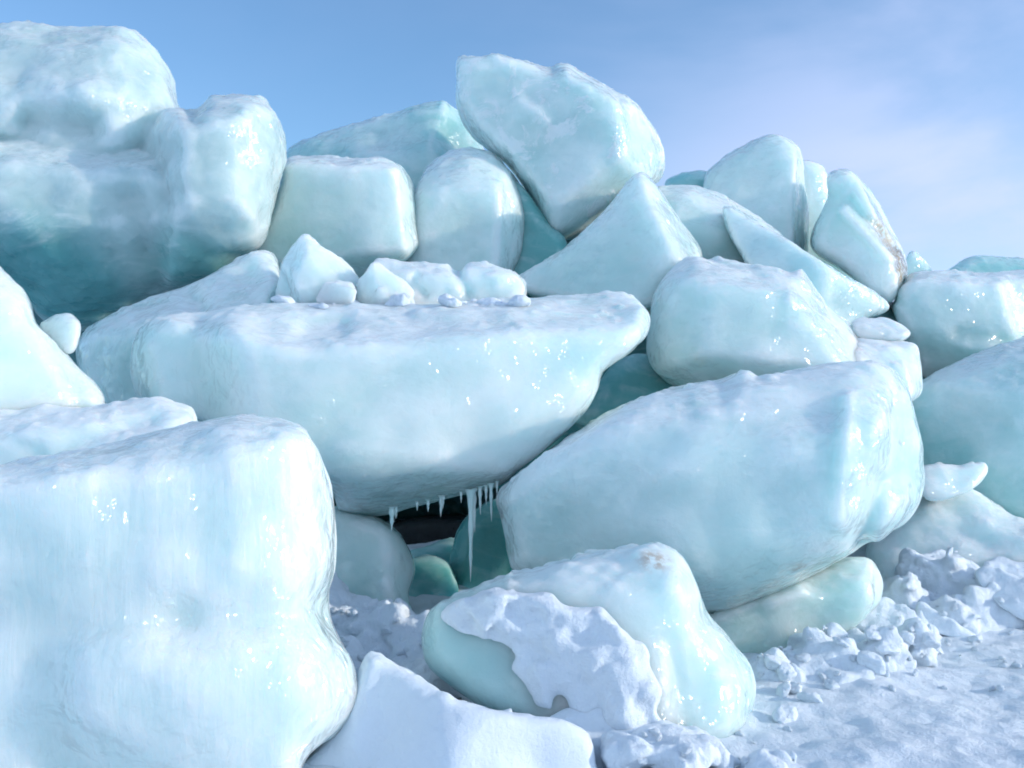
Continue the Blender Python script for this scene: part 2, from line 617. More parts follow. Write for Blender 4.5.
ICE = ice_material('glacier_ice', 1.0)
ICE2 = ice_material('cloudy_ice', 5.0, cloud=0.52, frost=0.7)
ICE3 = ice_material('clear_ice', 9.0, clear=(0.25, 0.57, 0.56), cloud=0.4, frost=0.35)
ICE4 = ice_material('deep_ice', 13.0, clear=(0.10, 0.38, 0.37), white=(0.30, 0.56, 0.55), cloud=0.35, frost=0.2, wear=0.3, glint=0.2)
GAP_SHADE_ICE = ice_material('gap_shade_ice', 19.0, clear=(0.06, 0.24, 0.25), white=(0.15, 0.35, 0.36), cloud=0.4, frost=0.3, wear=0.0, glint=0.2)  # shade put into the colour: ice darkened so gaps and hollow stay dark
ICEW = ice_material('white_ice', 3.0, clear=(0.54, 0.75, 0.75), cloud=0.65, frost=0.9, glint=0.7)


def black_shade_material(name):
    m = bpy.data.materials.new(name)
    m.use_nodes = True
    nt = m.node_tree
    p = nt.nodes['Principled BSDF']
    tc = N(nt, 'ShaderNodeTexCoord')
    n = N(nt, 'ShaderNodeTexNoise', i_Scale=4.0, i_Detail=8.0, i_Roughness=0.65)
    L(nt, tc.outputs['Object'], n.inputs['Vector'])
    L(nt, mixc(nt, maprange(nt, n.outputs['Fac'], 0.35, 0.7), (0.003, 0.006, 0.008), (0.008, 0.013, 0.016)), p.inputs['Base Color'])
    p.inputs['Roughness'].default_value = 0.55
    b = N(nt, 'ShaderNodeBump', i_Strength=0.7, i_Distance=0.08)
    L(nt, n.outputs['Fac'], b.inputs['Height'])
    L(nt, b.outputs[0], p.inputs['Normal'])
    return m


SHADE_BLACK = black_shade_material('painted_shade_black')  # near-black colour that paints the darkness inside the hollow

# ------------------------------------------------------------------ snow ground and the added dark mound behind the pile
def ground_sheet():
    xs = np.concatenate([[-6000, -1500, -300, -80, -30], np.arange(-14, -1.0, 0.4), np.arange(-1.0, 7.0, 0.028), np.arange(7.0, 16, 0.4), [30, 80, 300, 1500, 6000]])
    ys = np.concatenate([[-3000, -300, -60, -15], np.arange(-6, 3.4, 0.5), np.arange(3.4, 11.0, 0.032), np.arange(11.0, 20, 0.5), [40, 120, 500, 2000, 9000]])
    rng = np.random.default_rng(5)
    X, Y = np.meshgrid(xs, ys, indexing='ij')
    P = np.stack([X.ravel(), Y.ravel(), 0 * X.ravel()], 1)
    Z = 0.05 * point_noise(rng, P, 0.9) + 0.026 * point_noise(rng, P, 0.28) + 0.013 * point_noise(rng, P, 0.11) + 0.007 * point_noise(rng, P, 0.05)
    # trodden hollows
    pk = point_noise(rng, P, 0.33)
    Z -= 0.035 * np.clip(pk - 0.35, 0, 1)
    # the snow climbs towards the foot of the pile
    foot = np.clip((P[:, 1] - 6.2 - 0.25 * (P[:, 0] - 2.0)) / 4.0, 0, 1)
    Z += 0.35 * foot * np.clip((P[:, 0] + 3) / 3, 0, 1) * np.clip((14 - abs(P[:, 0])) / 6, 0, 1)
    far = np.clip((np.abs(P[:, 0]) - 14) / 10, 0, 1)
    P[:, 2] = Z * (1 - far)
    nx, ny = len(xs), len(ys)
    i, j = np.meshgrid(np.arange(nx - 1), np.arange(ny - 1), indexing='ij')
    a = (i * ny + j).ravel()
    Q = np.stack([a, a + ny, a + ny + 1, a + 1], 1)
    o = link_mesh('snow_ground', P, Q, SNOW, (0, 0, 0))
    tag(o, kind='structure')


ground_sheet()

core = Block([(-260, 140), (-60, 150), (100, 170), (200, 240), (285, 260), (330, 240), (430, 235), (480, 225), (560, 225), (640, 255), (680, 265),
              (800, 288), (880, 302), (960, 315), (1100, 320), (1350, 360), (1400, 760), (-260, 760)], 12.0, tf=1.5, tb=2.2, rnd=0.9,
             noise=(0.14, 0.9), seed=3, marks=())


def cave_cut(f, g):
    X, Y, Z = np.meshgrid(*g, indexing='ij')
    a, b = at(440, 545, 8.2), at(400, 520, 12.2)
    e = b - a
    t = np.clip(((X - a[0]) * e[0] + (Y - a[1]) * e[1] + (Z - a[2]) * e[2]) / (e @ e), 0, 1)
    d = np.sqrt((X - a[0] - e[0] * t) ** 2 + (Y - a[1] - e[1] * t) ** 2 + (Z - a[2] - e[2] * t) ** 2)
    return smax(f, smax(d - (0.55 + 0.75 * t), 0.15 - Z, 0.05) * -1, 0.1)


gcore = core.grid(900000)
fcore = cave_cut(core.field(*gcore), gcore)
gap_filler = mesh_field('ice_gap_filler', fcore, gcore, GAP_SHADE_ICE, 3, ((0.03, 0.2),))  # unseen mound added to close the gaps and keep the hollow dark
tag(gap_filler, kind='structure')

# ------------------------------------------------------------------ boulders at the left
A = Block([(-90, 474), (0, 467), (60, 455), (120, 440), (180, 423), (232, 416), (270, 420), (298, 425), (315, 445), (326, 472), (333, 505), (333, 560),
           (326, 600), (330, 626), (350, 665), (356, 695), (345, 725), (310, 752), (285, 790), (200, 850), (-90, 860)], 4.5, tf=0.55, tb=0.8, rnd=0.16,
          planes=[(150, 470, 0.50, -0.02, 0.95, 0.55), (150, 560, 0.50, 0.24, 0.10, 1.0), (318, 560, 0.26, 0.85, 0.1, 0.65), (150, 760, 0.5, 0.0, -0.35, 1.0)],
          marks=[(-60, 615, 180, 620, 28, -0.035), (180, 620, 330, 612, 26, -0.06), (90, 690, 320, 690, 50, 0.05), (230, 440, 235, 560, 26, 0.03),
                 (120, 470, 110, 580, 30, -0.02), (40, 670, 60, 760, 24, -0.03)],
          noise=(0.035, 0.33), noise2=(0.014, 0.10), seed=11, k=0.05)
boulder('ice_boulder', A, ice_material('ice_streaked', 2.0, clear=(0.54, 0.73, 0.72), white=(0.78, 0.845, 0.845), cloud=0.55, frost=0.55, glint=1.0, streaks=0.9, ripple=1.45, wear=0.5),
        'biggest, brightest pale ice block in the lower left corner with a streaked front face', budget=1300000)

Fb = Block([(-90, 415), (0, 412), (25, 405), (60, 407), (100, 402), (150, 397), (176, 405), (194, 420), (180, 450), (100, 485), (-90, 490)], 5.7, tf=0.35, tb=0.7,
           rnd=0.2, planes=[(60, 425, 0.2, 0.05, 0.9, 0.5)], marks=[(0, 440, 90, 420, 9, 0.03), (60, 450, 150, 420, 9, -0.03), (-20, 425, 40, 455, 8, -0.03)],
           noise=(0.05, 0.25), noise2=(0.022, 0.08), seed=12)
boulder('ice_boulder', Fb, ICEW, 'low snow-crusted block just behind the top edge of the big lower left block')

G = Block([(-90, 240), (-30, 252), (0, 268), (15, 282), (30, 300), (38, 325), (60, 345), (80, 370), (97, 386), (104, 402), (92, 415), (0, 430), (-90, 440)], 6.3,
          tf=0.5, tb=0.6, rnd=0.25, planes=[(40, 350, 0.25, 0.45, 0.25, 0.9), (-20, 290, 0.3, 0.2, 0.6, 0.7)], marks=[(60, 350, 85, 410, 10, -0.03)], noise=(0.04, 0.4), seed=13)
boulder('ice_boulder', G, ICEW, 'white smooth sloping block at the left edge, below the huge dark-bellied boulder')

H = Block([(38, 326), (55, 314), (72, 316), (81, 325), (77, 345), (68, 353), (50, 344)], 6.45, tf=0.15, tb=0.35, rnd=0.07, noise=(0.01, 0.15), noise2=(0.005, 0.05), seed=14,
          planes=[(60, 330, 0.1, -0.2, 0.5, 1.0)])
boulder('ice_chunk', H, ICE, 'small rounded ice lump wedged beside the white block at the left edge', 'ice lump', None, budget=60000)

I1 = Block([(-110, 40), (-40, 20), (0, 16), (25, 15), (70, 20), (110, 19), (130, 24), (147, 42), (160, 60), (170, 80), (177, 103), (180, 125), (160, 150), (100, 160),
            (40, 150), (0, 140), (-110, 140)], 9.3, tf=0.75, tb=0.9, rnd=0.55, planes=[(60, 50, 0.45, 0.0, 0.6, 0.8), (140, 60, 0.4, 0.55, 0.25, 0.8)],
           marks=[(30, 118, 90, 128, 16, -0.16), (60, 95, 120, 92, 14, 0.05), (-10, 95, 20, 80, 20, -0.06)], noise=(0.06, 0.5), seed=15)
I2 = Block([(-110, 120), (0, 122), (40, 126), (90, 138), (140, 142), (165, 150), (190, 190), (205, 235), (200, 265), (180, 285), (140, 305), (85, 330), (40, 320), (15, 290),
            (-40, 290), (-110, 280)], 9.3, tf=1.05, tb=0.9, rnd=0.6, planes=[(60, 240, 0.92, 0.05, -0.75, 0.72), (40, 150, 0.75, 0.0, 0.75, 0.7), (20, 200, 1.0, 0, 0.05, 1)],
           marks=[(60, 175, 70, 195, 30, 0.06), (130, 200, 150, 250, 20, -0.10), (0, 200, 20, 220, 30, 0.05)], noise=(0.07, 0.55), seed=16)
I3 = Block([(178, 104), (190, 107), (203, 90), (222, 86), (255, 91), (273, 110), (284, 135), (286, 155), (280, 180), (272, 212), (262, 240), (240, 258), (205, 280),
            (165, 282), (146, 240), (138, 200), (130, 170), (132, 140), (150, 115)], 8.9, tf=0.8, tb=0.8, rnd=0.4,
           planes=[(170, 180, 0.55, -0.75, -0.02, 0.7), (225, 170, 0.75, 0.12, 0.05, 1.0), (225, 225, 0.6, 0.1, -0.7, 0.75), (225, 110, 0.55, 0.0, 0.75, 0.6), (270, 160, 0.45, 0.8, 0.05, 0.6)],
           marks=[(168, 110, 172, 220, 7, 0.02), (200, 95, 195, 118, 8, -0.05)], noise=(0.05, 0.45), seed=17)


class Joined:
    def __init__(s, blocks, k, budget):
        s.b, s.k, s.seed, s.noise2 = blocks, k, blocks[0].seed, blocks[0].noise2
        gs = [q.grid(200000) for q in blocks]
        lo = np.array([[c[0] for c in g] for g in gs]).min(0)
        hi = np.array([[c[-1] for c in g] for g in gs]).max(0)
        h = (np.prod(hi - lo) / budget) ** (1 / 3)
        s.g = tuple(np.arange(lo[a], hi[a] + h, h) for a in range(3))

    def grid(s, budget=0):
        return s.g

    def field(s, *g):
        f = None
        for q in s.b:
            d = q.field(*g)
            f = d if f is None else smin(f, d, s.k)
        return f


oI = boulder('ice_boulder', Joined([I1, I2, I3], 0.10, 1500000), ice_material('ice_shaded_belly', 4.0, clear=(0.38, 0.59, 0.59), cloud=0.48, frost=0.45, glint=0.35),
        'huge lumpy three-lobed boulder at the upper left with shade painted dark green on its underside', fine=((0.022, 0.16), (0.006, 0.05)))

# ------------------------------------------------------------------ the row behind
K = Block([(280, 152), (310, 130), (350, 118), (400, 110), (435, 101), (455, 108), (472, 122), (490, 165), (500, 210), (430, 240), (380, 240), (300, 225)], 12.2, tf=0.6, tb=0.9,
          rnd=0.22, planes=[(380, 140, 0.3, -0.25, 0.55, 0.8), (455, 130, 0.3, 0.5, 0.3, 0.8), (330, 170, 0.4, -0.2, 0.15, 1)], marks=[(350, 122, 440, 106, 8, 0.05)], noise=(0.06, 0.5), seed=21)
boulder('ice_boulder', K, ICE3, 'long grey-blue block on the skyline behind the squared white block')
J = Block([(287, 156), (320, 153), (355, 155), (382, 155), (400, 165), (411, 180), (420, 205), (426, 232), (424, 248), (410, 258), (370, 280), (330, 290), (300, 285), (262, 262),
           (256, 240), (268, 212), (280, 180)], 9.9, tf=0.6, tb=0.8, rnd=0.18,
          planes=[(330, 205, 0.55, -0.18, 0.0, 1), (412, 200, 0.35, 0.92, 0.1, 0.35), (330, 162, 0.4, 0, 0.9, 0.45), (330, 266, 0.45, 0, -0.8, 0.6)], noise=(0.04, 0.5), seed=22)
boulder('ice_boulder', J, ICE2, 'squared pale block with a bright right end, beside the three-lobed boulder')
Lb = Block([(412, 200), (428, 168), (450, 150), (468, 146), (490, 152), (515, 175), (530, 200), (536, 225), (530, 255), (512, 280), (480, 300), (430, 300), (405, 290), (398, 240)], 10.2,
           tf=0.6, tb=0.7, rnd=0.4, planes=[(470, 170, 0.45, 0.0, 0.6, 0.8), (520, 220, 0.35, 0.75, 0.0, 0.6)], noise=(0.04, 0.45), seed=23)
boulder('ice_boulder', Lb, ICE, 'egg-shaped smooth boulder under the tall topmost boulder')
L2 = Block([(490, 240), (495, 175), (515, 180), (545, 215), (566, 240), (566, 262), (535, 290), (500, 290)], 10.3, tf=0.3, tb=0.5, rnd=0.18, noise=(0.03, 0.3), seed=24)
boulder('ice_boulder', L2, ICE4, 'dark green wedge of ice between the egg-shaped boulder and the topmost boulder')
M = Block([(458, 58), (480, 55), (500, 54), (522, 60), (553, 65), (566, 57), (583, 65), (600, 78), (630, 98), (650, 120), (664, 145), (667, 165), (660, 180), (640, 190), (620, 210), (590, 230),
           (565, 240), (548, 240), (538, 225), (528, 195), (508, 165), (488, 150), (470, 135), (458, 110), (456, 80)], 10.6, tf=0.85, tb=1.0, rnd=0.26,
          k=0.07, planes=[(550, 130, 0.72, -0.2, 0.04, 1), (505, 165, 0.5, -0.8, -0.62, 0.42), (650, 145, 0.4, 0.75, 0.05, 0.6), (620, 195, 0.5, 0.4, -0.7, 0.6), (590, 78, 0.45, 0.3, 0.8, 0.5)],
          marks=[(505, 72, 550, 76, 8, -0.03), (560, 66, 568, 70, 8, 0.04), (520, 100, 545, 120, 7, 0.03), (600, 90, 650, 140, 9, -0.02)], noise=(0.05, 0.45), noise2=(0.02, 0.12), seed=25)
mM = boulder('ice_boulder', M, ice_material('ice_snow_patched', 7.0, cloud=0.5, frost=0.4, patches=0.7, clear=(0.39, 0.63, 0.62)),
             'tall topmost boulder at the centre of the skyline, flecked with white snow')
Nn = Block([(515, 285), (560, 250), (590, 225), (610, 205), (626, 184), (642, 172), (655, 178), (668, 195), (686, 220), (707, 249), (697, 270), (675, 298), (640, 310), (580, 305)], 9.4, tf=0.7, tb=0.7,
           rnd=0.14, planes=[(610, 250, 0.45, -0.42, 0.35, 0.85), (670, 230, 0.42, 0.72, 0.45, 0.5)], marks=[(636, 198, 690, 258, 8, 0.03)], noise=(0.035, 0.4), seed=26)
boulder('ice_boulder', Nn, ICE2, 'pyramid-shaped block with a bright ridge, right under the topmost boulder')
O = Block([(655, 195), (668, 186), (690, 184), (715, 192), (745, 208), (770, 225), (787, 242), (790, 262), (740, 280), (700, 275), (670, 260)], 10.6, tf=0.6, tb=0.7, rnd=0.35,
          planes=[(720, 215, 0.45, 0.1, 0.6, 0.8)], noise=(0.04, 0.4), seed=27)
boulder('ice_boulder', O, ICE2, 'smooth humped white block between the bright-ridged pyramid and the long ice slope')
Pb = Block([(722, 208), (735, 198), (745, 194), (763, 198), (780, 212), (797, 236), (819, 257), (843, 270), (858, 278), (878, 292), (894, 305), (882, 314), (866, 318), (845, 330), (800, 320), (760, 285), (735, 245)], 9.55, tf=0.5, tb=0.6, rnd=0.12, planes=[(790, 250, 0.36, -0.25, 0.4, 0.9), (858, 292, 0.28, 0.55, -0.15, 0.8), (860, 282, 0.3, 0.5, 0.85, 0.3)], noise=(0.035, 0.35), seed=28)
boulder('ice_boulder', Pb, ice_material('ice_glinting', 12.0, clear=(0.41, 0.62, 0.64), cloud=0.45, frost=0.3, glint=1.0), 'long slope of ice falling to a glinting pointed tip on the right')
Q2 = Block([(664, 184), (680, 173), (692, 171), (708, 172), (720, 185), (715, 205), (680, 205)], 12.6, tf=0.3, tb=0.5, rnd=0.18, noise=(0.02, 0.3), seed=29)
boulder('ice_boulder', Q2, ICE3, 'small far block peeping out left of the tall domed block on the skyline', budget=150000)
Qb = Block([(704, 178), (714, 163), (741, 145), (765, 135), (784, 137), (798, 148), (806, 165), (808, 188), (815, 212), (816, 232), (812, 262), (790, 285), (735, 260), (705, 215)], 11.6, tf=0.65, tb=0.8, rnd=0.28,
           planes=[(750, 180, 0.5, -0.25, 0.3, 0.9), (803, 180, 0.35, 0.85, 0.0, 0.5)], marks=[(800, 150, 812, 220, 6, 0.03)], noise=(0.04, 0.45), seed=30)
boulder('ice_boulder', Qb, ICE, 'tall domed blue-green block on the skyline above the long ice slope')
Rb = Block([(800, 168), (808, 161), (823, 168), (831, 188), (838, 230), (860, 280), (830, 310), (795, 280), (800, 222)], 12.4, tf=0.35, tb=0.5, rnd=0.18, noise=(0.02, 0.3), seed=31)
boulder('ice_boulder', Rb, ICE2, 'narrow pale piece squeezed between the tall domed block and the brown-stained one', budget=150000)
S = Block([(829, 176), (841, 171), (855, 176), (874, 193), (893, 222), (907, 241), (911, 259), (908, 280), (898, 294), (888, 302), (870, 296), (850, 275), (815, 250), (814, 230), (820, 215), (829, 196)], 10.9, tf=0.65, tb=0.8,
          rnd=0.22, planes=[(845, 220, 0.5, -0.3, 0.1, 0.9), (890, 240, 0.4, 0.75, 0.3, 0.6)], marks=[(845, 212, 888, 258, 6, 0.06), (852, 200, 895, 250, 5, -0.05)], noise=(0.035, 0.4), seed=32)
oS = boulder('ice_boulder', S, ICE, 'tall leaning boulder with a brown-stained glinting right edge')
R2 = Block([(905, 262), (913, 250), (925, 260), (932, 272), (925, 285), (905, 285)], 12.8, tf=0.2, tb=0.4, rnd=0.12, noise=(0.02, 0.2), seed=33)
boulder('ice_chunk', R2, ICE2, 'tiny far lump on the skyline right of the brown-stained boulder', 'ice lump', None, budget=80000)

# ------------------------------------------------------------------ right side
T = Block([(648, 330), (653, 300), (660, 284), (676, 264), (694, 253), (714, 256), (722, 253), (753, 260), (778, 262), (790, 268), (806, 266), (816, 282), (828, 302), (854, 325), (876, 344), (896, 364), (905, 385),
           (880, 405), (800, 410), (720, 405), (686, 393), (663, 380), (648, 360)], 8.4, tf=0.8, tb=0.9, rnd=0.28,
          planes=[(740, 330, 0.7, -0.05, 0.22, 1), (740, 275, 0.45, 0.0, 0.85, 0.55), (670, 300, 0.45, -0.6, 0.15, 0.75), (850, 345, 0.45, 0.62, 0.5, 0.6), (690, 375, 0.5, -0.15, -0.75, 0.6)],
          marks=[(718, 258, 780, 292, 8, -0.07), (735, 268, 790, 300, 7, 0.03), (800, 268, 820, 300, 7, 0.04), (760, 310, 850, 345, 12, 0.02)], noise=(0.045, 0.4), noise2=(0.014, 0.11), seed=41)
oT = boulder('ice_boulder', T, ICE2, 'large rounded block sloping right, above the long tilted front slab', budget=900000)
T2b = Block([(840, 345), (874, 338), (897, 340), (917, 343), (926, 353), (926, 376), (919, 396), (895, 405), (860, 395), (845, 370)], 8.3, tf=0.45, tb=0.4, rnd=0.12,
            planes=[(885, 355, 0.3, 0.15, 0.75, 0.6), (915, 375, 0.25, 0.8, 0.1, 0.5)], noise=(0.05, 0.16), noise2=(0.014, 0.09), seed=42)
boulder('ice_boulder', T2b, ICEW, 'crumbly white block jutting right between two large slabs, under a flat cap', budget=300000)
T2a = Block([(852, 322), (870, 317), (893, 319), (910, 332), (899, 341), (874, 342), (856, 336)], 8.5, tf=0.22, tb=0.3, rnd=0.07, planes=[(880, 325, 0.12, 0.1, 0.85, 0.5)], noise=(0.025, 0.12), noise2=(0.006, 0.06), seed=43)
boulder('ice_chunk', T2a, ICEW, 'flat thin cap of ice lying on the crumbly white block', 'ice slab', None, budget=120000)
U = Block([(893, 312), (896, 300), (901, 287), (918, 272), (956, 270), (991, 272), (1024, 270), (1090, 266), (1110, 330), (1080, 370), (1024, 375), (940, 390), (922, 392), (912, 360)], 10.6, tf=0.6, tb=0.8, rnd=0.22,
          planes=[(960, 310, 0.45, -0.1, 0.1, 1), (1010, 320, 0.42, 0.3, 0.1, 0.9), (960, 280, 0.35, 0, 0.8, 0.6), (930, 350, 0.35, -0.2, -0.5, 0.8)], marks=[(1000, 285, 1015, 340, 10, 0.04), (960, 335, 1024, 345, 8, -0.05)], noise=(0.045, 0.35), noise2=(0.018, 0.1), seed=44)
boulder('ice_boulder', U, ICE2, 'broad flat-topped block at the right edge, above the big shaded blue block')
U2 = Block([(945, 278), (958, 264), (972, 256), (992, 254), (1024, 256), (1100, 258), (1100, 300), (960, 300)], 12.5, tf=0.4, tb=0.6, rnd=0.2, planes=[(1000, 265, 0.2, 0, 0.6, 0.8)], noise=(0.03, 0.4), seed=45)
boulder('ice_boulder', U2, ICE3, 'dark blue far block showing over the flat-topped block at the right edge', budget=300000)
V = Block([(900, 402), (922, 382), (950, 366), (982, 351), (1024, 337), (1100, 325), (1140, 420), (1130, 545), (1024, 535), (970, 510), (920, 490), (900, 445)], 9.2, tf=0.7, tb=0.9, rnd=0.3,
          planes=[(980, 430, 0.55, -0.42, -0.02, 0.9), (1000, 365, 0.4, -0.2, 0.75, 0.6)], marks=[(950, 400, 1000, 420, 12, -0.03)], noise=(0.05, 0.45), seed=46)
boulder('ice_boulder', V, ICE3, 'big shaded blue block at the right edge, behind the right end of the tilted slab')

# ------------------------------------------------------------------ the middle of the pile
X1 = Block([(77, 352), (90, 325), (120, 305), (150, 292), (185, 280), (215, 258), (240, 243), (262, 245), (277, 262), (284, 295), (265, 330), (225, 350), (180, 380), (150, 415), (110, 410), (85, 380)], 7.9, tf=0.6, tb=0.7, rnd=0.22,
           planes=[(150, 320, 0.35, -0.2, 0.75, 0.6), (120, 370, 0.4, -0.3, 0.1, 0.9), (240, 265, 0.35, -0.2, 0.4, 0.8), (270, 265, 0.25, 0.8, 0.3, 0.5)], marks=[(185, 285, 200, 310, 10, -0.04)], noise=(0.05, 0.35), noise2=(0.02, 0.1), seed=51)
boulder('ice_boulder', X1, ICE2, 'white-topped block with a peak, behind the left end of the long central slab')
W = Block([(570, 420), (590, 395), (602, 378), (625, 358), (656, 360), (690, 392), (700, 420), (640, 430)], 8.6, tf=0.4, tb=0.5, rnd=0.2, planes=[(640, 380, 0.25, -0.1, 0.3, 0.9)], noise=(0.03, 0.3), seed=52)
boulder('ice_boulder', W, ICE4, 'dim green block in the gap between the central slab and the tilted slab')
X2 = Block([(274, 290), (285, 258), (297, 238), (310, 236), (330, 252), (352, 270), (363, 290), (340, 310), (300, 312), (278, 305)], 7.5, tf=0.3, tb=0.3, rnd=0.02, k=0.012, planes=[(300, 262, 0.16, -0.5, 0.25, 0.8), (322, 268, 0.16, 0.5, 0.42, 0.75), (310, 285, 0.2, 0.05, 0.1, 1), (296, 285, 0.17, -0.75, -0.1, .65)], noise=(0.045, 0.11), noise2=(0.01, 0.07), seed=53, sharp=0.4)
boulder('ice_chunk', X2, ICEW, 'white pyramid of ice lying on the central slab beside the peaked block', 'ice lump', None, budget=250000)
X2b = Block([(316, 298), (325, 283), (350, 280), (357, 291), (351, 305), (320, 307)], 7.25, tf=0.16, tb=0.2, rnd=0.012, k=0.01, planes=[(335, 290, 0.08, -0.3, 0.2, 0.9), (335, 284, 0.06, 0.1, 0.9, 0.4)], noise=(0.008, 0.12), noise2=(0.005, 0.05), seed=54, sharp=0.5)
boulder('ice_chunk', X2b, ICEW, 'little cube of ice at the foot of the white pyramid on the central slab', 'ice lump', None, budget=100000)
X3 = Block([(352, 304), (360, 280), (375, 261), (395, 275), (414, 292), (405, 308)], 7.4, tf=0.22, tb=0.25, rnd=0.015, k=0.012, planes=[(370, 280, 0.12, -0.5, 0.2, 0.8), (390, 285, 0.12, 0.4, 0.45, 0.8)], noise=(0.035, 0.09), noise2=(0.007, 0.06), seed=55, sharp=0.4)
boulder('ice_chunk', X3, ICEW, 'low pointed white chunk on the central slab, second from the peaked block', 'ice lump', None, budget=120000)
X4 = Block([(366, 300), (374, 263), (395, 261), (420, 263), (447, 266), (460, 270), (470, 264), (485, 263), (505, 270), (516, 274), (525, 283), (522, 300), (480, 308), (420, 310)], 8.0, tf=0.4, tb=0.5, rnd=0.025, k=0.015, planes=[(450, 268, 0.2, 0.05, 0.85, 0.5), (420, 285, 0.36, 0.12, 0.1, 1), (380, 275, 0.3, -0.5, 0.2, 0.8), (500, 280, 0.3, 0.4, 0.3, 0.9)], marks=[(455, 266, 468, 292, 5, -0.06), (415, 280, 425, 296, 5, -0.03)],
           noise=(0.05, 0.12), noise2=(0.012, 0.07), seed=56, sharp=0.3)
boulder('ice_boulder', X4, ICEW, 'flat white ragged block along the back edge of the central slab', budget=300000)

B = Block([(132, 378), (132, 350), (145, 326), (180, 312), (225, 308), (260, 301), (310, 297), (360, 297), (420, 298), (480, 291), (530, 288), (580, 285), (620, 283), (641, 289), (651, 303), (652, 320), (645, 338), (630, 351),
           (605, 369), (597, 390), (585, 410), (560, 435), (522, 468), (502, 486), (480, 493), (440, 501), (390, 514), (345, 514), (331, 490), (300, 472), (230, 445), (190, 425), (160, 418), (140, 400)], 7.1, tf=0.85, tb=0.8, rnd=0.17,
          planes=[(400, 340, 0.72, 0.02, 0.93, 0.42), (400, 400, 0.78, 0.22, 0.06, 1.0), (440, 485, 0.55, 0.1, -0.92, 0.5), (175, 380, 0.45, -0.5, 0.0, 0.9), (600, 340, 0.60, 0.42, -0.28, 0.9), (630, 310, 0.45, 0.8, 0.2, 0.5)],
          marks=[(195, 330, 205, 430, 20, -0.07), (150, 350, 160, 400, 14, 0.05), (235, 330, 260, 440, 20, 0.04), (310, 330, 340, 325, 12, -0.05), (420, 312, 640, 308, 8, 0.03), (340, 450, 440, 455, 14, 0.03)],
          noise=(0.045, 0.45), noise2=(0.013, 0.12), seed=57, k=0.07)
oB = boulder('ice_boulder', B, ice_material('ice_slab_blue', 6.0, clear=(0.42, 0.68, 0.66), cloud=0.58, frost=0.75, glint=0.8), 'long overhanging central slab with icicles hanging under its lower edge', budget=1400000)

C = Block([(495, 498), (510, 480), (550, 450), (590, 425), (640, 400), (690, 384), (725, 381), (745, 371), (758, 378), (790, 372), (840, 362), (880, 363), (905, 378), (918, 400), (929, 425), (938, 455), (941, 480), (932, 505), (910, 530),
           (870, 548), (840, 565), (800, 582), (760, 600), (712, 614), (680, 605), (650, 590), (600, 580), (540, 575), (513, 570), (505, 545), (499, 520)], 6.5, tf=0.75, tb=0.8, rnd=0.2,
          planes=[(700, 430, 0.6, -0.05, 0.72, 0.72), (680, 490, 0.66, -0.34, -0.16, 1.0), (892, 460, 0.42, 0.78, 0.05, 0.62), (720, 575, 0.55, 0.05, -0.75, 0.7), (515, 530, 0.35, -0.85, -0.1, 0.5), (905, 520, 0.25, 0.5, -0.7, 0.5)],
          marks=[(560, 440, 720, 395, 14, -0.03), (850, 400, 838, 520, 9, 0.05), (880, 480, 860, 540, 9, -0.05), (905, 420, 900, 470, 12, -0.03), (900, 500, 880, 540, 8, 0.04), (760, 385, 850, 375, 10, 0.02)],
          noise=(0.045, 0.36), noise2=(0.012, 0.10), seed=58, k=0.12)
oC = boulder('ice_boulder', C, ICE2, 'large tilted front slab right of the dark hollow, with a bright glinting right end', budget=1400000)

# ------------------------------------------------------------------ around the hollow
CA = Block([(322, 515), (365, 516), (393, 529), (407, 548), (413, 570), (408, 600), (422, 630), (420, 680), (340, 690), (320, 600)], 7.1, tf=0.45, tb=0.7, rnd=0.16,
           planes=[(370, 570, 0.35, -0.1, 0.1, 1), (402, 570, 0.25, 0.8, 0.1, 0.6)], marks=[(390, 590, 420, 640, 10, 0.03)], noise=(0.03, 0.3), seed=61)
boulder('ice_boulder', CA, ICE, 'upright block at the left side of the dark hollow, under the central slab')
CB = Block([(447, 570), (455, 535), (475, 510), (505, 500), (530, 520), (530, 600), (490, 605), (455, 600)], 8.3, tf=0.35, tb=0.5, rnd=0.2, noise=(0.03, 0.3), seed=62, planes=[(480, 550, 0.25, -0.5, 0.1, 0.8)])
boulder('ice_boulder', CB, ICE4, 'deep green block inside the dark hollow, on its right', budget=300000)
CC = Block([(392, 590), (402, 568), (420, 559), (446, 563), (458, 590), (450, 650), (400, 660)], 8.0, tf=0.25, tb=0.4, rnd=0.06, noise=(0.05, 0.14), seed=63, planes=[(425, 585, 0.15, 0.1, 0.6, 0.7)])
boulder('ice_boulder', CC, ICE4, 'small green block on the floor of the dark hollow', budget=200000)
HS = Block([(350, 620), (365, 550), (400, 522), (440, 516), (480, 520), (530, 540), (540, 620), (500, 680), (400, 680)], 10.6, tf=0.3, tb=1.0, rnd=0.2, noise=(0.06, 0.3), seed=74)  # added near-black body standing in for the unlit depth of the hollow
boulder('hollow_shade', HS, SHADE_BLACK, 'near-black lump added as painted shade deep in the hollow, darkest thing under the central slab', 'shade_lump', None, budget=200000)
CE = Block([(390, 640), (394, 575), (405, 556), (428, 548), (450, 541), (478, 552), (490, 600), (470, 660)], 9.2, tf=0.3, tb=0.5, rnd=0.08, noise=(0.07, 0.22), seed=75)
boulder('ice_boulder', CE, ICE4, 'rough dim ice at the back of the dark hollow, behind the small green block', budget=250000)
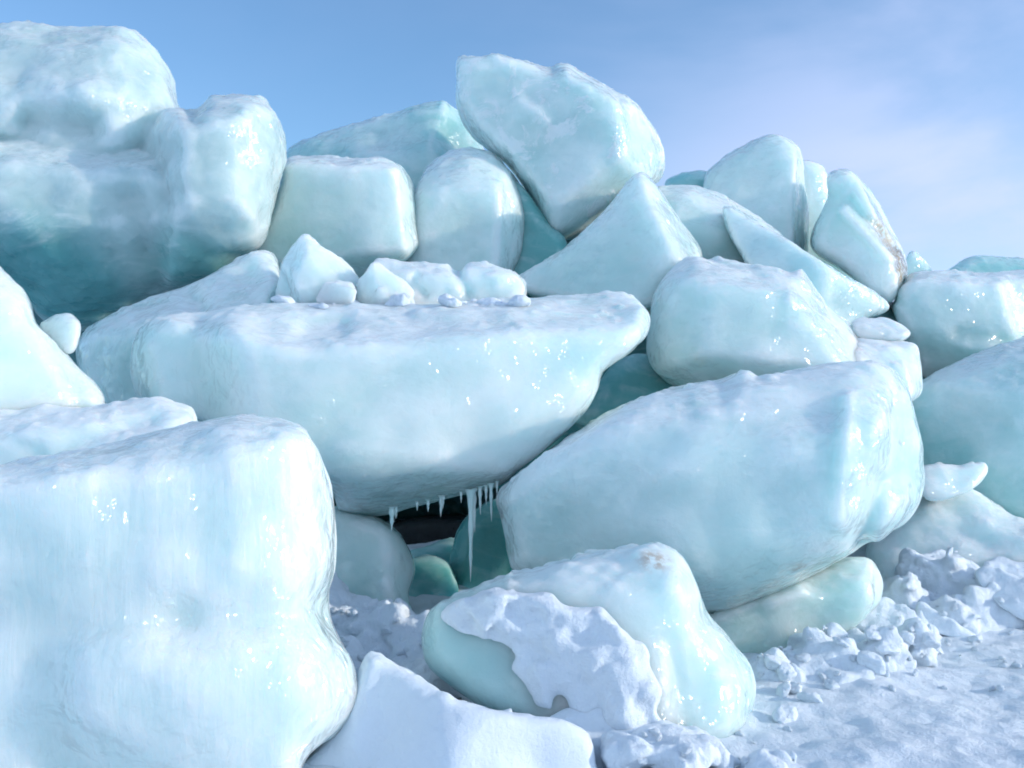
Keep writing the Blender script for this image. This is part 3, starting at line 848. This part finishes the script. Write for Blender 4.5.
Y = Block([(700, 625), (715, 612), (740, 598), (790, 578), (840, 560), (868, 558), (884, 571), (886, 592), (870, 614), (840, 640), (800, 665), (770, 690), (735, 690), (705, 660)], 6.7, tf=0.5, tb=0.6, rnd=0.12,
          planes=[(790, 620, 0.38, -0.05, 0.02, 1), (800, 585, 0.3, -0.1, 0.85, 0.5), (875, 585, 0.25, 0.85, 0.2, 0.5)], marks=[(770, 605, 800, 590, 8, 0.03)], noise=(0.03, 0.25), noise2=(0.012, 0.08), seed=64)
oY = boulder('ice_boulder', Y, ice_material('ice_greenish', 15.0, clear=(0.42, 0.68, 0.61), cloud=0.5, frost=0.5), 'low greenish block tucked under the tilted front slab, above the snow rubble')

D = Block([(422, 640), (430, 615), (450, 600), (490, 582), (540, 568), (600, 553), (640, 546), (662, 547), (680, 555), (692, 570), (702, 592), (714, 620), (736, 645), (754, 668), (757, 690), (749, 716), (730, 745), (700, 760), (660, 775),
           (600, 770), (540, 740), (500, 715), (460, 690), (430, 667)], 5.1, tf=0.5, tb=0.55, rnd=0.16,
          planes=[(560, 600, 0.34, -0.10, 0.8, 0.6), (480, 650, 0.40, -0.4, -0.05, 0.95), (600, 690, 0.46, -0.12, 0.25, 1), (690, 700, 0.42, 0.45, 0.2, 1), (720, 650, 0.3, 0.7, 0.35, 0.55)],
          marks=[(705, 610, 712, 625, 14, -0.05), (650, 560, 680, 600, 16, 0.03), (720, 680, 725, 720, 18, 0.03), (670, 640, 690, 740, 9, -0.02)], noise=(0.03, 0.28), noise2=(0.013, 0.09), seed=65)
oD = boulder('ice_boulder', D, ice_material('ice_front', 17.0, clear=(0.41, 0.66, 0.65), cloud=0.6, frost=0.55, glint=0.6), 'front boulder at bottom centre, partly covered by a blanket of snow', budget=1000000)

snow_pts = curve_outline([(440, 612), (462, 598), (490, 588), (520, 590), (545, 592), (562, 602), (590, 612), (605, 612), (628, 632), (645, 650), (650, 668), (664, 690), (660, 712), (672, 740), (668, 770), (620, 760), (590, 735), (566, 708), (560, 700),
                          (555, 716), (535, 710), (528, 690), (516, 668), (518, 655), (500, 648), (480, 656), (468, 640), (452, 628)], 4)
snow_m = np.stack([(snow_pts[:, 0] - 512) * D.m, CZ + (HY - snow_pts[:, 1]) * D.m], 1)


def snow_blanket():
    xs, ys, zs = D.grid(1500000, pad=0.12)
    keep = xs < at(700, 0, 5.1)[0]
    xs = xs[keep]
    ys = ys[ys < 5.3]
    f = D.field(xs, ys, zs)
    X, Yy, Z = np.meshgrid(xs, ys, zs, indexing='ij')
    k = D.y / np.maximum(Yy, 0.3)
    u, v = X * k, CZ + (Z - CZ) * k
    gx = np.arange(snow_m[:, 0].min() - .3, snow_m[:, 0].max() + .3, 0.006)
    gz = np.arange(snow_m[:, 1].min() - .3, snow_m[:, 1].max() + .3, 0.006)
    d2 = poly_sdf(snow_m, *np.meshgrid(gx, gz, indexing='ij'))
    d = bilinear(d2, (u - gx[0]) / .006, (v - gz[0]) / .006)
    rng = np.random.default_rng(8)
    lump = 0.10 * np.abs(lattice_noise(rng, xs, ys, zs, 0.17)) - 0.025 + 0.035 * np.abs(lattice_noise(rng, xs, ys, zs, 0.07)) + 0.012 * lattice_noise(rng, xs, ys, zs, 0.035)
    dd = d + 0.03 * lattice_noise(rng, xs, ys, zs, 0.09)
    tp = np.clip(-dd / 0.10, 0, 1)
    thick = 0.012 + 0.08 * np.clip(-dd / 0.2, 0, 1)
    lip = np.array([((px - 512) * D.m, CZ + (HY - py) * D.m) for px, py in ((470, 604), (495, 594), (520, 596), (560, 606), (600, 618), (632, 640), (648, 662), (656, 690), (664, 720), (668, 745))])
    q = np.full(np.meshgrid(gx, gz, indexing='ij')[0].shape, 9.0)
    GX, GZ = np.meshgrid(gx, gz, indexing='ij')
    for a_, b_ in zip(lip[:-1], lip[1:]):
        e_ = b_ - a_
        tt = np.clip(((GX - a_[0]) * e_[0] + (GZ - a_[1]) * e_[1]) / (e_ @ e_), 0, 1)
        q = np.minimum(q, np.hypot(GX - a_[0] - e_[0] * tt, GZ - a_[1] - e_[1] * tt))
    ridge = bilinear(np.exp(-(q / 0.055) ** 2), (u - gx[0]) / .006, (v - gz[0]) / .006)
    thick = thick + ridge * (0.05 + 0.05 * lattice_noise(rng, xs, ys, zs, 0.10))
    lump = lump * tp
    # loose ball-like edge along the ridge
    q1, q2 = np.array([u * 0 + 0]), None
    h = np.maximum(f - thick - lump, -f - 0.06)
    return smax(h, dd, 0.03).astype(np.float32), (xs, ys, zs)


fs, gs = snow_blanket()
o = mesh_field('snow_blanket', fs, gs, SNOW, 66, ((0.006, 0.04),))
tag(o, 'thick white blanket of snow lying over the left half of the front boulder', 'snow patch')

E = Block([(270, 800), (300, 762), (335, 722), (352, 690), (364, 660), (371, 653), (390, 664), (420, 680), (460, 704), (520, 716), (560, 721), (588, 735), (596, 765), (600, 830), (280, 830)], 4.5, tf=0.45, tb=0.35, rnd=0.07,
          planes=[(420, 720, 0.28, -0.35, 0.6, 0.8), (440, 690, 0.3, 0.0, 0.95, 0.3), (575, 740, 0.25, 0.3, 0.3, 0.9)], marks=[(365, 665, 350, 740, 14, 0.02)], noise=(0.05, 0.26), noise2=(0.006, 0.09), seed=67, sharp=0.2)
boulder('snow_block', E, SNOW_SMOOTH, 'smooth white wedge of hard snow at the bottom edge, below the dark hollow', 'snow block', None)
E2 = Block([(545, 735), (560, 712), (600, 698), (622, 700), (640, 722), (655, 760), (650, 830), (560, 830)], 4.66, tf=0.22, tb=0.3, rnd=0.08, planes=[(600, 720, 0.12, -0.1, 0.7, 0.7)], noise=(0.02, 0.2), noise2=(0.008, 0.06), seed=68)
boulder('snow_block', E2, SNOW_SMOOTH, 'small rounded hump of snow at the bottom edge in front of the snow-blanketed boulder', 'snow block', None)
Z1 = Block([(920, 470), (936, 464), (960, 466), (985, 461), (989, 470), (976, 486), (955, 497), (926, 500)], 8.25, tf=0.2, tb=0.35, rnd=0.06, planes=[(960, 472, 0.08, 0.05, 0.6, 0.8)], noise=(0.025, 0.14), noise2=(0.005, 0.06), seed=69)
boulder('ice_chunk', Z1, ICEW, 'smooth white horn-shaped chunk beside the right end of the tilted slab', 'ice lump', None, budget=100000)
Z2 = Block([(868, 555), (885, 533), (906, 508), (936, 488), (965, 485), (990, 498), (1024, 520), (1080, 535), (1100, 640), (1000, 640), (900, 620)], 8.5, tf=0.6, tb=0.6, rnd=0.3, planes=[(950, 540, 0.4, -0.2, 0.6, 0.8)],
           noise=(0.05, 0.3), noise2=(0.022, 0.09), seed=70)
boulder('ice_boulder', Z2, ICEW, 'snowy rough mound block at the right, under the horn-shaped chunk')
Z3 = Block([(974, 574), (985, 566), (1012, 574), (1050, 592), (1070, 625), (1030, 622), (1000, 606), (984, 592)], 7.3, tf=0.22, tb=0.3, rnd=0.04, planes=[(1010, 590, 0.1, -0.25, 0.7, 0.7)], noise=(0.015, 0.2), noise2=(0.008, 0.06), seed=71, sharp=0.3)
boulder('snow_slab', Z3, SNOW_SMOOTH, 'white snow slab tilted up at the right edge over the rubble', 'snow slab', None, budget=200000)
Z4 = Block([(985, 568), (995, 556), (1012, 548), (1060, 545), (1080, 580), (1010, 582)], 8.0, tf=0.2, tb=0.3, rnd=0.05, planes=[(1020, 560, 0.1, 0, 0.8, 0.6)], noise=(0.02, 0.2), noise2=(0.01, 0.06), seed=72)
boulder('snow_slab', Z4, SNOW_SMOOTH, 'smaller snow slab at the right edge behind the tilted one', 'snow slab', None, budget=150000)
Z5 = Block([(915, 604), (922, 600), (945, 616), (976, 636), (968, 642), (940, 634), (918, 622)], 6.9, tf=0.1, tb=0.16, rnd=0.025, planes=[(945, 622, 0.04, -0.3, 0.6, 0.8)], noise=(0.008, 0.12), noise2=(0.005, 0.05), seed=73, sharp=0.4)
boulder('snow_slab', Z5, SNOW_SMOOTH, 'thin snow plate leaning in the rubble right of the greenish block', 'snow slab', None, budget=80000)

# ------------------------------------------------------------------ heaps of broken snow


def heap(name, label, balls, seed, y0, flat=1.0, kk=0.09):
    """a drift of broken snow: many unequal lumps grown together (px, py, depth, radius px)"""
    rng = np.random.default_rng(seed)
    c = np.array([at(px, py, d) for px, py, d, r in balls])
    r = np.array([rr * d / F for px, py, d, rr in balls])
    lo, hi = (c - r[:, None]).min(0) - .08, (c + r[:, None]).max(0) + .08
    h = max((np.prod(hi - lo) / 900000) ** (1 / 3), 0.007)
    g = tuple(np.arange(lo[a], hi[a] + h, h) for a in range(3))
    X, Yy, Z = np.meshgrid(*g, indexing='ij')
    wx = X + 0.06 * lattice_noise(rng, *g, 0.16)
    wz = Z + 0.05 * lattice_noise(rng, *g, 0.14)
    f = None
    for q, rr in zip(c, r):
        n = rng.normal(size=(4, 3))
        d = np.sqrt((wx - q[0]) ** 2 + (Yy - q[1]) ** 2 + ((wz - q[2]) / flat) ** 2) - rr
        f = d if f is None else smin(f, d, kk)
    f = f + 0.05 - 0.085 * np.abs(lattice_noise(rng, *g, 0.15)) - 0.05 * np.abs(lattice_noise(rng, *g, 0.07)) - 0.022 * np.abs(lattice_noise(rng, *g, 0.035))
    o = mesh_field(name, f.astype(np.float32), g, SNOW, seed, ((0.006, 0.04),), smooth=2)
    tag(o, label, 'snow heap', kind='stuff')
    return o


rr = random.Random(4)
balls = [(350, 640, 6.3, 34), (385, 650, 6.1, 38), (420, 665, 5.9, 36), (330, 605, 6.6, 26), (370, 620, 6.4, 24), (405, 632, 6.3, 22), (340, 690, 5.6, 45), (400, 700, 5.5, 42), (440, 690, 5.4, 30), (318, 615, 6.4, 30),
         (345, 612, 6.4, 14), (392, 618, 6.2, 14), (425, 640, 6.0, 14), (362, 632, 6.1, 14), (478, 715, 5.1, 24), (500, 740, 4.9, 30)]
heap('snow_rubble', 'broken lumpy snow filling the hollow between the lower left block and the front boulder', balls, 81, 6)
balls = [(800, 684, 5.72, 30), (840, 676, 5.8, 34), (772, 694, 5.65, 24), (880, 660, 6.0, 30), (905, 645, 6.2, 24), (820, 670, 6.25, 40), (860, 662, 6.35, 38), (790, 690, 6.1, 30), (900, 650, 6.6, 30), (845, 690, 6.05, 26), (770, 690, 6.2, 22), (880, 640, 6.7, 34), (920, 640, 6.9, 26), (955, 625, 7.2, 30), (900, 610, 7.4, 34), (990, 612, 7.4, 30), (940, 590, 7.8, 40)]
for k in range(14):
    t = rr.random()
    balls.append((765 + 150 * t + rr.uniform(-8, 8), 690 - 70 * t + rr.uniform(-34, 26), 5.7 + 0.6 * t - rr.random() * .1, rr.uniform(6, 17)))
heap('snow_rubble', 'loose lumpy snow heap at the foot of the greenish block', balls, 82, 6)
balls = []
for k in range(26):
    q = rr.random()
    balls.append((630 + 170 * q, 742 + 34 * q + rr.uniform(-6, 24), rr.uniform(4.3, 4.75), rr.uniform(18, 36)))
heap('snow_rubble', 'churned snow crust along the bottom edge below the front boulder', balls, 83, 5, 0.6)

balls = []
for k in range(22):
    balls.append((rr.uniform(276, 522), 303 + rr.uniform(-3, 3), rr.uniform(7.0, 7.35), rr.uniform(5, 12)))
heap('snow_rubble', 'crumbled snow drifted against the small pieces on top of the central slab', balls, 84, 5, 0.55, 0.04)
# loose lumps: six shapes, copied
protos = []
import bmesh
for k in range(6):
    rng = np.random.default_rng(200 + k)
    bm = bmesh.new()
    for q in range(13):
        n = rng.normal(size=3)
        n /= np.linalg.norm(n)
        bm.verts.new(n * rng.uniform(0.075, 0.095) * (1.0, 0.85, 0.7))
    bmesh.ops.convex_hull(bm, input=bm.verts)
    bmesh.ops.delete(bm, geom=[q for q in bm.verts if not q.link_faces], context='VERTS')
    bmesh.ops.triangulate(bm, faces=bm.faces)
    for _ in range(3):
        bmesh.ops.subdivide_edges(bm, edges=list(bm.edges), cuts=1, use_grid_fill=True)
        bmesh.ops.triangulate(bm, faces=bm.faces)
        bmesh.ops.smooth_vert(bm, verts=bm.verts, factor=0.35, use_axis_x=True, use_axis_y=True, use_axis_z=True)
    bm.normal_update()
    P = np.array([q.co[:] for q in bm.verts])
    nn = np.array([q.normal[:] for q in bm.verts])
    P = P + nn * (0.006 * point_noise(rng, P, 0.03) + 0.003 * point_noise(rng, P, 0.013))[:, None]
    for q, c in zip(bm.verts, P):
        q.co = c
    me = bpy.data.meshes.new('snow_lump')
    bm.to_mesh(me)
    bm.free()
    me.polygons.foreach_set('use_smooth', np.ones(len(me.polygons), bool))
    me.materials.append(SNOW)
    o = bpy.data.objects.new('snow_lump', me)
    col.objects.link(o)
    protos.append(o)
spots = []
for k in range(26):
    t = rr.random()
    spots.append((758 + 170 * t + rr.uniform(-14, 18), 700 - 72 * t + rr.uniform(-38, 24), 6.0 + 0.75 * t, 0.3 + 1.1 * rr.random() ** 2, 0))
for k in range(26):
    t = rr.random()
    spots.append((860 + 160 * rr.random(), rr.uniform(600, 690), None, rr.uniform(0.2, 0.6), 1))
for px, py, s in ((974, 640, 1.0), (938, 650, .7), (905, 640, .9), (1000, 690, .5), (892, 690, .4)):
    spots.append((px, py, None, s, 1))
for k in range(12):
    spots.append((rr.uniform(640, 800), rr.uniform(725, 766), None, rr.uniform(0.15, 0.5), 2))
for k in range(14):
    spots.append((rr.uniform(322, 440), rr.uniform(600, 660), 6.0 + rr.uniform(-.2, .2), rr.uniform(0.3, 0.7), 3))
LUMP = ['small white snow lump in the loose heap at the foot of the greenish block',
        'small snow lump lying loose on the trodden snow at the right',
        'small snow crumb on the churned snow below the front boulder',
        'small snow lump on the rubble beside the dark hollow']
LGRP = ['snow lumps in the loose heap', 'snow lumps scattered on the trodden snow', 'snow crumbs below the front boulder', 'snow lumps beside the dark hollow']
bpy.context.view_layer.update()
dg = bpy.context.evaluated_depsgraph_get()
used = set()
for n, (px, py, d, s, grp) in enumerate(spots):
    k = n % 6
    # drop the lump onto whatever lies there
    dr = Vector(at(px, py, 1.0)) - Vector((0, 0, CZ))
    hit, loc, nrm, fi, ho, mw = sc.ray_cast(dg, Vector((0, 0, CZ)), dr.normalized())
    if not hit or loc.y > 9 or ho.name.startswith('ice_') or ho.name.startswith('snow_lump'):
        continue
    if k in used:
        o = protos[k].copy()
        col.objects.link(o)
    else:
        o = protos[k]
        used.add(k)
    o.location = loc + Vector((0, 0, 0.02 * s))
    o.rotation_euler = (rr.uniform(-.5, .5), rr.uniform(-.5, .5), rr.uniform(0, 6.28))
    o.scale = (s, s * rr.uniform(.7, 1), s * rr.uniform(.6, 1))
    tag(o, LUMP[grp], 'snow lump', LGRP[grp])
for k in range(6):
    if k not in used:
        bpy.data.objects.remove(protos[k])

# ------------------------------------------------------------------ icicles under the central slab
ICICLE = ice_material('icicle_ice', 21.0, clear=(0.46, 0.70, 0.68), cloud=0.6, frost=0.0, sss=0.03)


def icicle(px, py, length_px, r_px, y):
    rng = np.random.default_rng(int(px))
    m = y / F
    n, ns = 14, 9
    P, Q = [], []
    top = at(px, py, y)
    bend = rng.uniform(-.03, .03)
    for i in range(n):
        t = i / (n - 1)
        r = r_px * m * ((1 - t) ** 0.75 * (1 + 0.22 * math.sin(t * 19 + px)) + 0.04)
        if i == 0:
            r *= 1.7
        for j in range(ns):
            a = j / ns * 2 * math.pi
            P.append(top + np.array([r * math.cos(a) + bend * length_px * m * t * t, r * math.sin(a), -length_px * m * t]))
    for i in range(n - 1):
        for j in range(ns):
            a, b = i * ns + j, i * ns + (j + 1) % ns
            Q.append((a, a + ns, b + ns, b))
    P.append(top + np.array([bend * length_px * m, 0, -length_px * m * 1.02]))
    e = len(P) - 1
    for j in range(ns):
        a, b = (n - 1) * ns + j, (n - 1) * ns + (j + 1) % ns
        Q.append((a, e, e, b))
    Q = np.array(Q)
    o = link_mesh('icicle', np.array(P), Q, ICICLE, tuple(top), oB)
    return o


for (px, py, l, r) in ((471, 494, 88, 3.6), (474, 493, 40, 2.6), (392, 511, 20, 3.4), (396, 510, 9, 2.2), (417, 506, 5, 1.6), (428, 504, 8, 2.0), (441, 500, 17, 2.2), (443, 500, 9, 2), (480, 491, 24, 2.2), (486, 490, 15, 1.8),
                       (491, 488, 34, 2.2), (497, 486, 10, 1.6), (461, 496, 7, 1.6)):
    icicle(px, py - 5, l + 5, r, 6.62)


# ------------------------------------------------------------------ dirt and clear ice in some blocks, and painted shade on one belly
def stain(o, blk, base_kw, spots_):  # stains, and also the shade painted on the three-lobed boulder's belly
    loc = o.location
    st = []
    for px, py, w, rad, colr, amt in spots_:
        q = at(px, py, blk.y - w)
        st.append((q[0] - loc[0], q[1] - loc[1], q[2] - loc[2], rad, colr, amt))
    o.data.materials[0] = ice_material(o.data.materials[0].name + '_stain_shade', stains_and_shade=st, **base_kw)


stain(oI, I2, dict(seed=4.0, clear=(0.41, 0.57, 0.57), white=(0.60, 0.73, 0.73), cloud=0.48, frost=0.45, glint=0.5), [(40, 310, 0.7, 1.35, (0.07, 0.36, 0.36), 0.85), (190, 285, 0.7, 0.8, (0.10, 0.40, 0.38), 0.7)])  # belly shade painted into the ice as dark green zones
stain(oS, S, dict(seed=33.0, glint=1.0, frost=0.3), [(903, 270, 0.3, 0.50, (0.24, 0.17, 0.08), 1.6), (885, 235, 0.4, 0.40, (0.42, 0.33, 0.20), 1.0)])
stain(oD, D, dict(seed=17.0, clear=(0.41, 0.66, 0.65), cloud=0.6, frost=0.55, glint=0.6), [(465, 680, 0.35, 0.85, (0.30, 0.52, 0.52), 0.75), (655, 560, 0.2, 0.12, (0.42, 0.36, 0.28), 0.8)])
stain(oC, C, dict(seed=5.5, clear=(0.40, 0.63, 0.63), cloud=0.45, frost=0.7, glint=1.0), [(797, 563, 0.5, 0.08, (0.30, 0.26, 0.18), 0.9)])
stain(oT, T, dict(seed=25.0, cloud=0.65, frost=0.8), [(700, 355, 0.6, 0.12, (0.62, 0.58, 0.40), 0.6)])
